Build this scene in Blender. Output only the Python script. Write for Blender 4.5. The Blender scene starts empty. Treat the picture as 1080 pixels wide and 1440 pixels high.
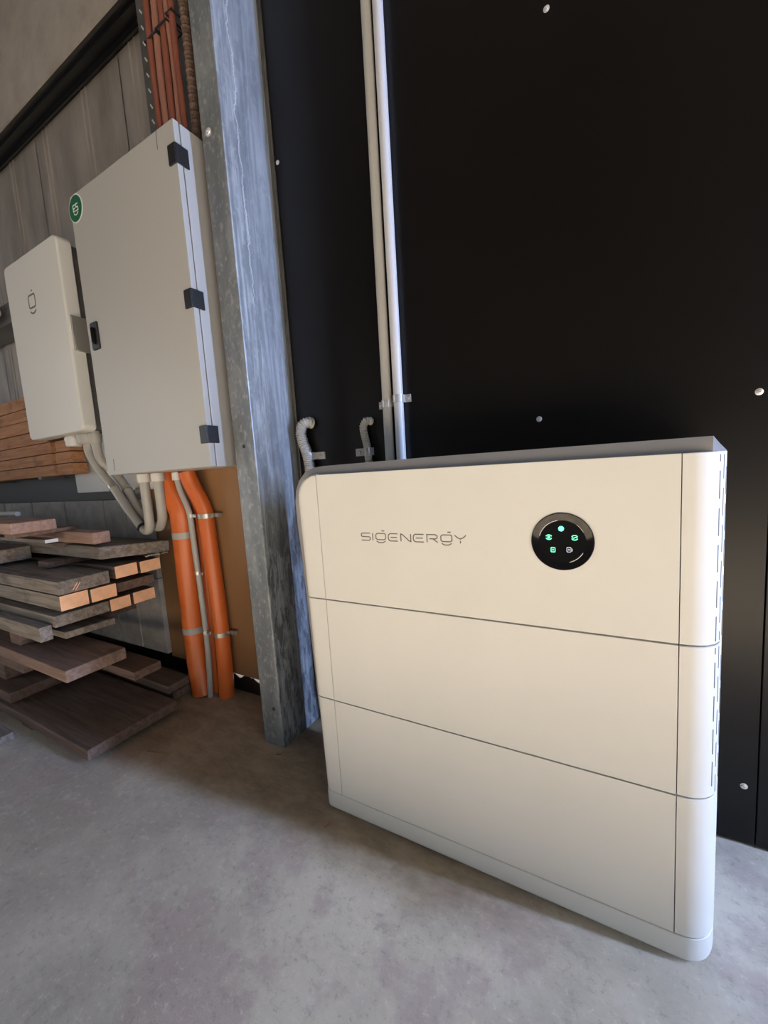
import bpy, bmesh, math, random
from mathutils import Vector, Matrix
C = bpy.context.scene.collection
PI = math.pi
R0 = math.radians

# ---------------- camera ----------------
cd = bpy.data.cameras.new('camera'); cam = bpy.data.objects.new('camera', cd); C.objects.link(cam)
cd.sensor_fit = 'VERTICAL'; cd.sensor_height = 36.0; cd.lens = 14.22; cd.clip_start = .02
r_, u_, f_ = (0.87215804, 0.48490006, -0.06490206), (0.0021534, 0.12885691, 0.99166086), (-0.48921949, 0.86502475, -0.11133941)
cam.matrix_world = Matrix(((r_[0], u_[0], -f_[0], .625196), (r_[1], u_[1], -f_[1], -.779873), (r_[2], u_[2], -f_[2], .91788), (0, 0, 0, 1)))
bpy.context.scene.camera = cam
# ---------------- world ----------------
w = bpy.data.worlds.new('world'); bpy.context.scene.world = w; w.use_nodes = True
bg = w.node_tree.nodes['Background']; bg.inputs[0].default_value = (.75, .87, 1, 1); bg.inputs[1].default_value = 2.0
# ---------------- daylight through the openings, plus an added west fill ----------------
def area(name, loc, target, sx, sy, power, col):
    l = bpy.data.lights.new(name, 'AREA'); l.shape = 'RECTANGLE'; l.size = sx; l.size_y = sy; l.energy = power; l.color = col
    o = bpy.data.objects.new(name, l); C.objects.link(o); o.location = loc
    o.rotation_euler = (Vector(target) - Vector(loc)).to_track_quat('-Z', 'Y').to_euler()
    return o
area('daylight_door_gap', (3.36, .262, 1.2), (0, .262, 1.2), .12, 2.3, 158, (.44, .60, 1))
area('daylight_roller_door', (3.42, -2.3, 1.35), (0, -2.3, 1.35), 1.9, 2.5, 14, (.95, .97, 1))
area('added_west_fill', (-4.97, -3.2, 1.3), (0, -3.0, .6), 2.4, 2.4, 20, (1, .97, .93))  # added fill for the left floor, in an opening made up for it
sl = bpy.data.lights.new('sun', 'SUN'); sl.energy = 54; sl.angle = R0(.6); sl.color = (1, .895, .76)
so = bpy.data.objects.new('sun', sl); C.objects.link(so); so.rotation_euler = Vector((-.85, .105, -.50)).to_track_quat('-Z', 'Y').to_euler()
vs = bpy.context.scene.view_settings
vs.view_transform = 'Standard'; vs.look = 'None'; vs.gamma = 1; vs.use_curve_mapping = False; vs.exposure = 0.03

# ---------------- materials ----------------
def mat(name, col, rough=.5, metal=0.0, noise=None, bump=None, emit=None, spec=None, trans=0, coat=0):
    """noise=(scale, amount, (sx,sy,sz)); bump=(scale, strength, dist)"""
    m = bpy.data.materials.new(name); m.use_nodes = True; nt = m.node_tree; N = nt.nodes; Lk = nt.links
    b = N['Principled BSDF']
    b.inputs['Base Color'].default_value = (*col, 1); b.inputs['Roughness'].default_value = rough; b.inputs['Metallic'].default_value = metal
    if spec is not None: b.inputs['Specular IOR Level'].default_value = spec
    if trans: b.inputs['Transmission Weight'].default_value = trans
    if coat: b.inputs['Coat Weight'].default_value = coat; b.inputs['Coat Roughness'].default_value = .05
    if emit: b.inputs['Emission Color'].default_value = (*emit[0], 1); b.inputs['Emission Strength'].default_value = emit[1]
    tc = N.new('ShaderNodeTexCoord')
    def nz(scale, st=(1, 1, 1), detail=5, rough=.6):
        mp = N.new('ShaderNodeMapping'); mp.inputs['Scale'].default_value = st
        Lk.new(tc.outputs['Object'], mp.inputs['Vector'])
        t = N.new('ShaderNodeTexNoise'); t.inputs['Scale'].default_value = scale; t.inputs['Detail'].default_value = detail; t.inputs['Roughness'].default_value = rough
        Lk.new(mp.outputs[0], t.inputs['Vector']); return t.outputs[0]
    if noise:
        t = nz(noise[0], noise[2] if len(noise) > 2 else (1, 1, 1))
        r = N.new('ShaderNodeMapRange'); r.inputs['From Min'].default_value = .3; r.inputs['From Max'].default_value = .7
        r.inputs['To Min'].default_value = 1 - noise[1]; r.inputs['To Max'].default_value = 1 + noise[1] * .6
        Lk.new(t, r.inputs[0])
        mx = N.new('ShaderNodeMix'); mx.data_type = 'RGBA'; mx.blend_type = 'MULTIPLY'; mx.inputs[0].default_value = 1
        mx.inputs[6].default_value = (*col, 1); Lk.new(r.outputs[0], mx.inputs[7]); Lk.new(mx.outputs[2], b.inputs['Base Color'])
    if bump:
        t = nz(bump[0], bump[3] if len(bump) > 3 else (1, 1, 1))
        bp = N.new('ShaderNodeBump'); bp.inputs['Strength'].default_value = bump[1]; bp.inputs['Distance'].default_value = bump[2]
        Lk.new(t, bp.inputs['Height']); Lk.new(bp.outputs[0], b.inputs['Normal'])
    m['nz'] = 0
    return m

def ramp_mix(nt, fac, a, b):
    mx = nt.nodes.new('ShaderNodeMix'); mx.data_type = 'RGBA'
    nt.links.new(fac, mx.inputs[0])
    for s, v in ((6, a), (7, b)):
        if isinstance(v, tuple): mx.inputs[s].default_value = (*v, 1)
        else: nt.links.new(v, mx.inputs[s])
    return mx.outputs[2]
def mrange(nt, v, a, b, c=0, d=1):
    r = nt.nodes.new('ShaderNodeMapRange'); r.interpolation_type = 'SMOOTHSTEP'
    for k, x in zip(('From Min', 'From Max', 'To Min', 'To Max'), (a, b, c, d)): r.inputs[k].default_value = x
    nt.links.new(v, r.inputs[0]); return r.outputs[0]
def noise(nt, vec, scale, detail=5, rough=.6, dist=0):
    t = nt.nodes.new('ShaderNodeTexNoise'); t.inputs['Scale'].default_value = scale; t.inputs['Detail'].default_value = detail
    t.inputs['Roughness'].default_value = rough; t.inputs['Distortion'].default_value = dist
    nt.links.new(vec, t.inputs['Vector']); return t.outputs[0]
def mapping(nt, st, loc=(0, 0, 0)):
    tc = nt.nodes.new('ShaderNodeTexCoord'); mp = nt.nodes.new('ShaderNodeMapping')
    mp.inputs['Scale'].default_value = st; mp.inputs['Location'].default_value = loc
    nt.links.new(tc.outputs['Object'], mp.inputs['Vector']); return mp.outputs[0]
def math_(nt, op, a, b=None):
    n = nt.nodes.new('ShaderNodeMath'); n.operation = op
    for i, v in enumerate((a, b)):
        if v is None: continue
        if isinstance(v, (int, float)): n.inputs[i].default_value = v
        else: nt.links.new(v, n.inputs[i])
    return n.outputs[0]

def floor_mat():
    m = mat('concrete', (.35, .34, .32), .82); nt = m.node_tree; b = nt.nodes['Principled BSDF']
    v = mapping(nt, (1, 1, 1)); v2 = mapping(nt, (1.6, 3.2, 1), (4, 2, 0))
    big = noise(nt, v, 1.7, 6, .62, .15); med = noise(nt, v2, 6, 9, .74, .1); fine = noise(nt, v, 55, 6, .75)
    pink = noise(nt, mapping(nt, (1, 1, 1), (7.3, 1.1, 0)), 2.3, 6, .66, .1)
    c = ramp_mix(nt, mrange(nt, big, .38, .62), (.47, .42, .335), (.68, .61, .495))
    c = ramp_mix(nt, mrange(nt, pink, .50, .58, 0, .65), c, (.48, .38, .34))
    c = ramp_mix(nt, mrange(nt, med, .52, .70, 0, .5), c, (.70, .64, .55))
    c = ramp_mix(nt, mrange(nt, med, .46, .34, 0, .35), c, (.33, .295, .24))
    c = ramp_mix(nt, mrange(nt, fine, .54, .68, 0, .5), c, (.80, .73, .62))
    c = ramp_mix(nt, mrange(nt, fine, .46, .34, 0, .45), c, (.30, .265, .21))
    # brown dust along the wall and stack, its edge painting the battery's floor shade
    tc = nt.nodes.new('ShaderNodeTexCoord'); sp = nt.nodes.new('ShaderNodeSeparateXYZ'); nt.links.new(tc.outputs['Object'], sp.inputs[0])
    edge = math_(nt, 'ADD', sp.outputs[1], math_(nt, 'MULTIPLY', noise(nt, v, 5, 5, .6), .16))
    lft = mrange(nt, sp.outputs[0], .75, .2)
    dust_shade = math_(nt, 'MULTIPLY', mrange(nt, edge, -.09, .05), lft)
    c = ramp_mix(nt, math_(nt, 'MULTIPLY', dust_shade, .88), c, ramp_mix(nt, mrange(nt, med, .35, .65), (.24, .17, .105), (.38, .285, .185)))
    nt.links.new(c, b.inputs['Base Color'])
    bp = nt.nodes.new('ShaderNodeBump'); bp.inputs['Strength'].default_value = .7; bp.inputs['Distance'].default_value = .005
    h = math_(nt, 'ADD', med, math_(nt, 'MULTIPLY', fine, .35)); nt.links.new(h, bp.inputs['Height']); nt.links.new(bp.outputs[0], b.inputs['Normal'])
    return m

def post_mat(name='galvanised_lit_web', web=True, k=1.0):
    m = mat(name, (.42, .45, .48), .5, .35); nt = m.node_tree; b = nt.nodes['Principled BSDF']
    tc = nt.nodes.new('ShaderNodeTexCoord'); sp = nt.nodes.new('ShaderNodeSeparateXYZ'); nt.links.new(tc.outputs['Object'], sp.inputs[0])
    z = sp.outputs[2]; y = sp.outputs[1]
    vz = mapping(nt, (0, 0, 1)); wob = noise(nt, vz, 6.5, 7, .68); wob2 = noise(nt, mapping(nt, (0, 0, 1), (0, 0, 5)), 1.1, 3, .5)
    # tide line running down the web: y0(z)
    y0 = math_(nt, 'ADD', .125, math_(nt, 'ADD', math_(nt, 'MULTIPLY', wob, .085), math_(nt, 'MULTIPLY', wob2, .05)))
    dd = math_(nt, 'SUBTRACT', y, y0); ad = math_(nt, 'ABSOLUTE', dd)
    streak = noise(nt, mapping(nt, (8, 60, 2.2)), 1.6, 6, .65); spang = noise(nt, mapping(nt, (1, 1, .6)), 70, 3, .6); blot = noise(nt, mapping(nt, (1, 5, 1.4)), 5, 6, .65, .4)
    c = ramp_mix(nt, mrange(nt, streak, .35, .68), tuple(k * q for q in (.20, .22, .24)), tuple(k * q for q in (.36, .385, .41)))
    c = ramp_mix(nt, mrange(nt, blot, .45, .62, 0, .5), c, (.15, .165, .185))
    c = ramp_mix(nt, mrange(nt, spang, .52, .68, 0, .35), c, (.48, .50, .53))
    c = ramp_mix(nt, math_(nt, 'MULTIPLY', mrange(nt, dd, .0, .012), .35), c, (.19, .215, .26))
    if not web:
        nt.links.new(c, b.inputs['Base Color']); return m
    low = mrange(nt, math_(nt, 'ADD', z, math_(nt, 'MULTIPLY', blot, .5)), 1.15, .85)
    bl2 = noise(nt, mapping(nt, (1, 9, 2.2), (0, 3, 1)), 5, 7, .7, .6)
    c = ramp_mix(nt, math_(nt, 'MULTIPLY', low, mrange(nt, bl2, .50, .44, 0, .75)), c, (.085, .09, .10))  # dark patches paint the battery's shade low on the web, between corrosion blotches
    c = ramp_mix(nt, math_(nt, 'MULTIPLY', low, mrange(nt, bl2, .56, .64, 0, .6)), c, (.50, .50, .50))
    c = ramp_mix(nt, math_(nt, 'MULTIPLY', mrange(nt, ad, .0026, .0006), mrange(nt, z, 1.40, 1.55, .12, .6)), c, (.72, .75, .80))
    nt.links.new(c, b.inputs['Base Color'])
    nt.links.new(mrange(nt, streak, .3, .7, .40, .6), b.inputs['Roughness'])
    return m

def wood_mat(name, c1, c2, rough=.8, ends=None):
    """grain runs along X (length of every board)"""
    m = mat(name, c1, rough); nt = m.node_tree; b = nt.nodes['Principled BSDF']
    oi = nt.nodes.new('ShaderNodeObjectInfo')
    tc = nt.nodes.new('ShaderNodeTexCoord'); add = nt.nodes.new('ShaderNodeVectorMath'); add.operation = 'ADD'
    cb = nt.nodes.new('ShaderNodeCombineXYZ')
    rr = math_(nt, 'MULTIPLY', oi.outputs['Random'], 37.0)
    for i in range(3): nt.links.new(rr, cb.inputs[i])
    nt.links.new(tc.outputs['Object'], add.inputs[0]); nt.links.new(cb.outputs[0], add.inputs[1])
    mp = nt.nodes.new('ShaderNodeMapping'); mp.inputs['Scale'].default_value = (1.5, 26, 26); nt.links.new(add.outputs[0], mp.inputs['Vector'])
    g = noise(nt, mp.outputs[0], 2.2, 7, .65, .8)
    mp2 = nt.nodes.new('ShaderNodeMapping'); mp2.inputs['Scale'].default_value = (5, 8, 8); nt.links.new(add.outputs[0], mp2.inputs['Vector'])
    g2 = noise(nt, mp2.outputs[0], 1.3, 4, .6)
    c = ramp_mix(nt, mrange(nt, g, .35, .65), c1, c2)
    c = ramp_mix(nt, mrange(nt, g2, .55, .72, 0, .5), c, tuple(x * .45 for x in c1))
    nt.links.new(c, b.inputs['Base Color'])
    bp = nt.nodes.new('ShaderNodeBump'); bp.inputs['Strength'].default_value = .5; bp.inputs['Distance'].default_value = .002
    nt.links.new(g, bp.inputs['Height']); nt.links.new(bp.outputs[0], b.inputs['Normal'])
    return m

M = dict(
    concrete=floor_mat(), post=post_mat(k=1.25), flange=post_mat('galvanised_shaded_flange', False, .72),  # white-rusted web lightened, flange darkened: lit and shaded copies of one steel
    black_wall=mat('dark_panel', (.0045, .0036, .0033), .34, 0, (2.2, .35, (1, 1, .6)), (30, .04, .001), spec=.38),
    steel=mat('zincalume_sheet', (.40, .36, .325), .45, .5, (7, .3, (1.2, 1, .35)), (160, .15, .0008)),
    upper=mat('brown_grey_cladding', (.40, .355, .31), .55, .25, (9, .2), (160, .1, .0008)),
    girt=mat('dark_purlin', (.13, .125, .12), .55, .4, (9, .35, (.3, 1, 1))),
    dgirt=mat('shaded_purlin', (.03, .028, .026), .6),  # colour darkened to carry the shade on the lower girt
    ply=mat('brown_board', (.27, .145, .065), .62, 0, (3, .22, (1, 1, .4))),
    black=mat('black_rubber', (.012, .012, .013), .45),
    block=mat('grey_block', (.36, .34, .325), .85, 0, (14, .25), (60, .4, .002)),
    white=mat('white_cover', (.615, .612, .585), .5, 0, (5, .03), None),
    grey_top=mat('grey_housing', (.28, .275, .28), .34),
    gap=mat('joint_shadow_gap', (.09, .09, .09), .6),
    cab=mat('beige_powder_coat', (.365, .36, .35), .42, 0, None, (220, .06, .0005)),
    cab_white=mat('white_powder_coat', (.60, .595, .575), .40),
    logo=mat('grey_print', (.12, .105, .09), .5),
    orange=mat('orange_conduit', (.62, .135, .025), .38, 0, (6, .15, (1, 1, .5))),
    greyc=mat('grey_conduit', (.36, .35, .325), .42),
    litc=mat('lit_conduit', (.48, .48, .50), .35),  # paler copy of the grey conduit, light put into its colour
    clear=mat('clear_saddle', (.42, .42, .42), .18, .25),
    zinc=mat('zinc_strap', (.48, .46, .42), .33, .75),
    screw=mat('screw_head', (.75, .74, .72), .3, .5),
    cable=mat('red_brown_cable', (.20, .065, .042), .5, 0, (20, .25, (1, 1, .3))),
    cable2=mat('pale_red_cable', (.27, .125, .09), .55, 0, (20, .25, (1, 1, .3))),
    gloss=mat('glossy_black', (.006, .006, .007), .08, 0, spec=.3),
    ringm=mat('grey_ring_print', (.55, .55, .55), .4),
    led=mat('green_led_icon', (.1, .6, .35), .4, emit=((.12, 1, .45), 2.2)),
    ledw=mat('white_led_icon', (.5, .5, .55), .4, emit=((.75, .75, 1), .45)),
    green=mat('green_sticker', (.012, .105, .055), .45), swhite=mat('white_print', (.62, .68, .62), .5),
    pink=wood_mat('pink_brown_timber', (.25, .155, .12), (.36, .235, .185)),
    dark=wood_mat('dark_brown_timber', (.10, .062, .045), (.17, .11, .085)),
    brown=wood_mat('mid_brown_timber', (.15, .092, .068), (.235, .155, .12)),
    grey=wood_mat('weathered_grey_timber', (.13, .105, .085), (.25, .215, .185)),
    fresh=wood_mat('fresh_pine', (.27, .12, .055), (.40, .20, .10)),
    endg=mat('sawn_end_grain', (.90, .52, .31), .75, 0, (18, .22), (60, .3, .001)),
    red=mat('dark_red_paint', (.14, .02, .015), .5),
    slot=mat('slot_highlight', (.6, .6, .6), .5),
)

# ---------------- mesh helpers ----------------
def link(name, bm, m, parent=None, smooth=False, mats=None):
    me = bpy.data.meshes.new(name); bmesh.ops.recalc_face_normals(bm, faces=bm.faces[:]); bm.to_mesh(me); bm.free()
    for x in ([m] if not mats else mats): me.materials.append(x)
    o = bpy.data.objects.new(name, me); C.objects.link(o)
    if parent is not None: o.parent = parent
    if smooth:
        for p in me.polygons: p.use_smooth = True
        me.set_sharp_from_angle(angle=R(38))
        wn = o.modifiers.new('weighted_normals', 'WEIGHTED_NORMAL'); wn.keep_sharp = True; wn.weight = 90
    return o
R = math.radians
def tag(o, label=None, cat=None, group=None, kind=None):
    if label: o['label'] = label
    if cat: o['category'] = cat
    if group: o['group'] = group
    if kind: o['kind'] = kind
    return o
def empty(name, loc, label, cat, group=None):
    o = bpy.data.objects.new(name, None); C.objects.link(o); o.location = loc; o.empty_display_size = .05
    return tag(o, label, cat, group)
def origin(o, loc):
    """move a mesh object's origin to loc, vertices stay in place"""
    o.data.transform(Matrix.Translation(-Vector(loc))); o.location = loc; return o
def under(parent, o):
    """parent without moving; parent empties only carry a translation"""
    o.parent = parent; o.matrix_parent_inverse = Matrix.Translation(-parent.location); return o
def BM(): return bmesh.new()
def box(bm, a, b, bev=0, seg=2, mi=0):
    r = bmesh.ops.create_cube(bm, size=1)
    vs_ = r['verts']
    for v in vs_:
        v.co = Vector([(a[i] + b[i]) / 2 + v.co[i] * (b[i] - a[i]) for i in range(3)])
    fs = list({f for v in vs_ for f in v.link_faces})
    for f in fs: f.material_index = mi
    if bev:
        es = list({e for v in vs_ for e in v.link_edges})
        bmesh.ops.bevel(bm, geom=es, offset=bev, segments=seg, affect='EDGES', profile=.5, clamp_overlap=True)
    return bm
def tube(bm, pts, r, n=16, cap=True, rf=None):
    pts = [Vector(p) for p in pts]; rings = []; up = None
    for i, p in enumerate(pts):
        t = (pts[min(i + 1, len(pts) - 1)] - pts[max(i - 1, 0)]).normalized()
        if up is None:
            up = Vector((0, 1, 0)) if abs(t.y) < .9 else Vector((1, 0, 0))
        up = (up - t * up.dot(t)).normalized(); s = t.cross(up)
        rr = rf(i) if rf else r
        rings.append([bm.verts.new(p + (up * math.cos(2 * PI * k / n) + s * math.sin(2 * PI * k / n)) * rr) for k in range(n)])
    for a, b in zip(rings, rings[1:]):
        for k in range(n): bm.faces.new((a[k], a[(k + 1) % n], b[(k + 1) % n], b[k]))
    if cap: bm.faces.new(rings[0][::-1]); bm.faces.new(rings[-1])
    return bm
def spline(pts, k=8):
    P = [Vector(p) for p in pts]; P = [2 * P[0] - P[1]] + P + [2 * P[-1] - P[-2]]; out = []
    for i in range(1, len(P) - 2):
        for j in range(k):
            t = j / k; a, b, c, d = P[i - 1], P[i], P[i + 1], P[i + 2]
            out.append(.5 * ((2 * b) + (c - a) * t + (2 * a - 5 * b + 4 * c - d) * t * t + (3 * b - a - 3 * c + d) * t ** 3))
    out.append(P[-2]); return out
def lathe(bm, prof, o, ax, n=24, cap=True):
    """prof: (radius, height along axis)"""
    o = Vector(o); ax = Vector(ax).normalized(); u = ax.orthogonal().normalized(); v = ax.cross(u); rings = []
    for r, h in prof:
        if r <= 1e-6: rings.append([bm.verts.new(o + ax * h)]); continue
        rings.append([bm.verts.new(o + ax * h + (u * math.cos(2 * PI * k / n) + v * math.sin(2 * PI * k / n)) * r) for k in range(n)])
    for a, b in zip(rings, rings[1:]):
        for k in range(n):
            q = (k + 1) % n
            if len(a) == 1 and len(b) > 1: bm.faces.new((a[0], b[q], b[k]))
            elif len(b) == 1 and len(a) > 1: bm.faces.new((a[k], a[q], b[0]))
            elif len(a) > 1: bm.faces.new((a[k], a[q], b[q], b[k]))
    if cap:
        if len(rings[0]) > 1: bm.faces.new(rings[0])
        if len(rings[-1]) > 1: bm.faces.new(rings[-1])
    return bm
def loft(bm, rings, cap=True):
    R_ = [[bm.verts.new(p) for p in r] for r in rings]; n = len(R_[0])
    for a, b in zip(R_, R_[1:]):
        for k in range(n): bm.faces.new((a[k], a[(k + 1) % n], b[(k + 1) % n], b[k]))
    if cap: bm.faces.new(R_[0]); bm.faces.new(R_[-1])
    return bm
def stroke(bm, pts, wd, y, t=.0005):
    """flat raised stroke in an XZ plane at depth y, facing -Y"""
    P = [Vector((p[0], p[1])) for p in pts]; L_, Rr = [], []
    closed = (P[0] - P[-1]).length < 1e-7
    if closed: P = P[:-1]
    n = len(P)
    for i in range(n):
        if closed: a, b = P[i - 1], P[(i + 1) % n]
        else: a, b = P[max(i - 1, 0)], P[min(i + 1, n - 1)]
        d1 = (P[i] - a) if (P[i] - a).length > 1e-9 else (b - P[i]); d2 = (b - P[i]) if (b - P[i]).length > 1e-9 else d1
        n1 = Vector((-d1.y, d1.x)).normalized(); n2 = Vector((-d2.y, d2.x)).normalized()
        nn = (n1 + n2); nn = nn.normalized() if nn.length > 1e-6 else n1
        s = wd / 2 / max(.45, nn.dot(n1)); L_.append(P[i] + nn * s); Rr.append(P[i] - nn * s)
    secs = [[bm.verts.new((q.x, yy, q.y)) for q, yy in ((L_[i], y), (L_[i], y - t), (Rr[i], y - t), (Rr[i], y))] for i in range(n)]
    rng = range(n) if closed else range(n - 1)
    for i in rng:
        a, b = secs[i], secs[(i + 1) % n]
        for k in range(4): bm.faces.new((a[k], a[(k + 1) % 4], b[(k + 1) % 4], b[k]))
    if not closed: bm.faces.new(secs[0]); bm.faces.new(secs[-1][::-1])
def arc(cx, cz, rx, rz, a0, a1, n=10):
    return [(cx + rx * math.cos(R(a0 + (a1 - a0) * i / n)), cz + rz * math.sin(R(a0 + (a1 - a0) * i / n))) for i in range(n + 1)]
def rrect(x0, x1, z0, z1, r, n=5):
    p = arc(x1 - r, z1 - r, r, r, 90, 0, n) + arc(x1 - r, z0 + r, r, r, 0, -90, n) + arc(x0 + r, z0 + r, r, r, -90, -180, n) + arc(x0 + r, z1 - r, r, r, 180, 90, n)
    return p + [p[0]]

# =====================================================================
# SETTING
# =====================================================================
WY = .33                                      # face of the back wall
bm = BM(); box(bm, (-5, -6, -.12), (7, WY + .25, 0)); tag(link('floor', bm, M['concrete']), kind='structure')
# dark lined wall right of the column: wall_back with its sheets as panels
wb = tag(link('wall_back', box(BM(), (-.34, WY + .012, .0), (3.45, WY + .05, 4.2)), M['black']), kind='structure')
xs = [-.325, .9105, 2.14, 3.37]
for a, b in zip(xs, xs[1:]):
    under(wb, link('panel', box(BM(), (a + .0012, WY, .004), (b - .0012, WY + .012, 4.2), .0008, 1), M['black_wall']))
def screw(x, y, z, parent, r=.006, name='screw'):
    bm = BM(); lathe(bm, [(r * 1.45, 0), (r * 1.45, .001), (r, .0015), (r * .9, .0035), (r * .35, .004), (r * .3, .002), (0, .002)], (x, y, z), (0, -1, 0), 14)
    return under(parent, link(name, bm, M['screw'], smooth=True))
for x, z in ((-.312, 1.915), (.501, 1.915), (.467, 1.012), (.888, 1.019), (.887, .146), (.467, .146), (.05, .12), (1.32, 1.012), (1.32, .146)):
    screw(x, WY, z, wb, .0048)
# corrugated outer sheet left of the column
wl = tag(link('wall_left', box(BM(), (-5, WY + .06, .10), (-.34, WY + .065, 4.2)), M['steel']), kind='structure')
def ribbed(x0, x1):
    bm = BM(); prof = []
    x = x0; prof.append((x, 0))
    k = x0
    while k < x1 - .1:
        for dx, dy in ((.078, 0), (.083, -.004), (.088, 0), (.114, 0), (.119, -.004), (.124, 0)):
            prof.append((k + dx, dy))
        k += .38
    prof.append((x1, 0))
    a = [bm.verts.new((p[0], WY + .045 + p[1], .085)) for p in prof]; b = [bm.verts.new((p[0], WY + .045 + p[1], 4.2)) for p in prof]
    for i in range(len(prof) - 1): bm.faces.new((a[i], a[i + 1], b[i + 1], b[i]))
    return bm
for i in range(6):
    x0 = -4.95 + i * .76
    under(wl, link('sheet', ribbed(x0, x0 + .765), M['steel']))
# lower grey blockwork course under the bottom girt (seen between stack and cabinet)
for x0, x1 in ((-3.2, -2.81), (-2.80, -2.41), (-2.40, -2.01), (-2.00, -1.61), (-1.60, -1.42), (-1.412, -1.215)):
    for z0, z1 in ((.47, .842), (.10, .466)):
        under(wl, link('block', box(BM(), (x0 + .001, WY - .03, z0), (x1 - .001, WY + .040, z1), .002, 1), M['block']))
# dark foot strip with a ragged top; daylight leaks in above it
def ragged():
    bm = BM(); rnd = random.Random(4); pts = []
    x = -4.9
    while x < -.34:
        leak = -.83 < x < -.62
        base = .066 + .006 * math.sin(x * 60)
        pts.append((x, base + rnd.uniform(-.008, .008) if leak else .095)); x += .014 if leak or -.9 < x < -.6 else .2
    pts.append((-.34, .095))
    fr = [bm.verts.new((p[0], WY + .004, 0)) for p in pts]; tp = [bm.verts.new((p[0], WY + .004, p[1])) for p in pts]
    fb = [bm.verts.new((p[0], WY + .007, 0)) for p in pts]; tb = [bm.verts.new((p[0], WY + .007, p[1])) for p in pts]
    for i in range(len(pts) - 1):
        bm.faces.new((fr[i], fr[i + 1], tp[i + 1], tp[i])); bm.faces.new((fb[i], fb[i + 1], tb[i + 1], tb[i])); bm.faces.new((tp[i], tp[i + 1], tb[i + 1], tb[i]))
    return bm
tag(link('trim_1', ragged(), M['black']), 'dark ragged foot strip under the brown board', kind='structure')
# girts: horizontal channels
def girt(z0, z1, y0, x0=-4.9, x1=-.42):
    bm = BM(); t = .004; y1 = WY + .038
    box(bm, (x0, y0, z0), (x1, y0 + t, z1)); box(bm, (x0, y0 + t, z0), (x1, y1, z0 + t)); box(bm, (x0, y0 + t, z1 - t), (x1, y1, z1))
    return bm
bm = BM(); x0, x1 = -4.9, -.86
box(bm, (x0, .287, 2.68), (x1, .375, 2.684)); box(bm, (x0, .287, 2.684), (x1, .291, 2.72)); box(bm, (x0, .300, 2.668), (x1, .304, 2.68)); box(bm, (x0, .345, 2.655), (x1, .352, 2.68))
tag(link('trim_2', bm, M['black_wall']), 'horizontal wall girt above the cabinets, shade in its black colour', kind='structure')  # near-black colour stands in for the shade under the girt
tag(link('trim_6', box(BM(), (x0, .280, 2.70), (x1, .286, 4.2)), M['upper']), 'smooth upper cladding above the girt', kind='structure')
tag(link('trim_3', girt(.845, .975, .29, -4.9, -1.215), M['dgirt']), 'horizontal wall girt below the white box, shade in its dark colour', kind='structure')
tag(link('trim_4', girt(1.80, 1.90, .24, -4.9, -1.05), M['girt']), 'horizontal wall girt behind the white box', kind='structure')
# brown board behind the orange conduits
bd = tag(link('trim_5', box(BM(), (-1.212, .318, .083), (-.425, .332, 1.02), .001, 1), M['ply']), 'brown board behind the orange conduits', kind='structure')
# shed shell out of frame: ceiling, walls with openings, west one added for fill
tag(link('ceiling', box(BM(), (-5, -6, 4.2), (3.5, WY + .1, 4.25)), M['girt']), kind='structure')
bm = BM(); box(bm, (-5.05, -6, 0), (-5, -4.5, 4.2)); box(bm, (-5.05, -4.5, 2.6), (-5, -1.9, 4.2)); box(bm, (-5.05, -1.9, 0), (-5, WY + .1, 4.2))
tag(link('wall_west', bm, M['girt']), kind='structure')
tag(link('wall_front', box(BM(), (-5, -6.05, 0), (3.5, -6, 4.2)), M['girt']), kind='structure')
bm = BM(); box(bm, (3.45, -6, 0), (3.5, -3.25, 4.2)); box(bm, (3.45, -3.25, 2.6), (3.5, -1.2, 4.2)); box(bm, (3.45, -1.2, 0), (3.5, .2, 4.2)); box(bm, (3.45, .2, 2.4), (3.5, WY + .1, 4.2))
tag(link('wall_right', bm, M['girt']), kind='structure')

# ---- steel column (channel section) ----
px0, px1, py0, py1, t = -.418, -.333, .13, WY - .002, .003
pc = empty('steel_column', (-.375, .23, 0), 'galvanised steel channel column with wavy tide line, left of the black wall', 'column')
prof = [(px0, py0), (px1 - .004, py0), (px1 - .001, py0 + .001), (px1, py0 + .004), (px1, py1), (px0, py1), (px0, py1 - .018), (px0 + t, py1 - .018), (px0 + t, py1 - t), (px1 - t, py1 - t), (px1 - t, py0 + t), (px0 + t, py0 + t), (px0 + t, py0 + .018), (px0, py0 + .018)]
bm = loft(BM(), [[(x, y, z) for x, y in prof] for z in (0.0, 4.15)])
bm.normal_update()
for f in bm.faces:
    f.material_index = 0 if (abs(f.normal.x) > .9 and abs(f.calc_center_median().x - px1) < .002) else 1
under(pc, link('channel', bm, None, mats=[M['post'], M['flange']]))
for x, z in ((-.391, 1.913),): screw(x, py0, z, pc, .008)
for x, z in ((-.377, 1.009), (-.363, .135)):
    bm = BM(); lathe(bm, [(.0062, 0), (.0062, .0006), (0, .0006)], (x, py0, z), (0, -1, 0), 14); o = link('bolt_hole', bm, M['black']); under(pc, o)
bm = BM(); box(bm, (px1 + .0005, WY - .012, 0), (px1 + .003, WY - .001, 4.15)); box(bm, (px1 + .003, WY - .003, 0), (px1 + .009, WY - .0005, 4.15))
under(pc, link('edge_trim', bm, M['girt']))

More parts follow.
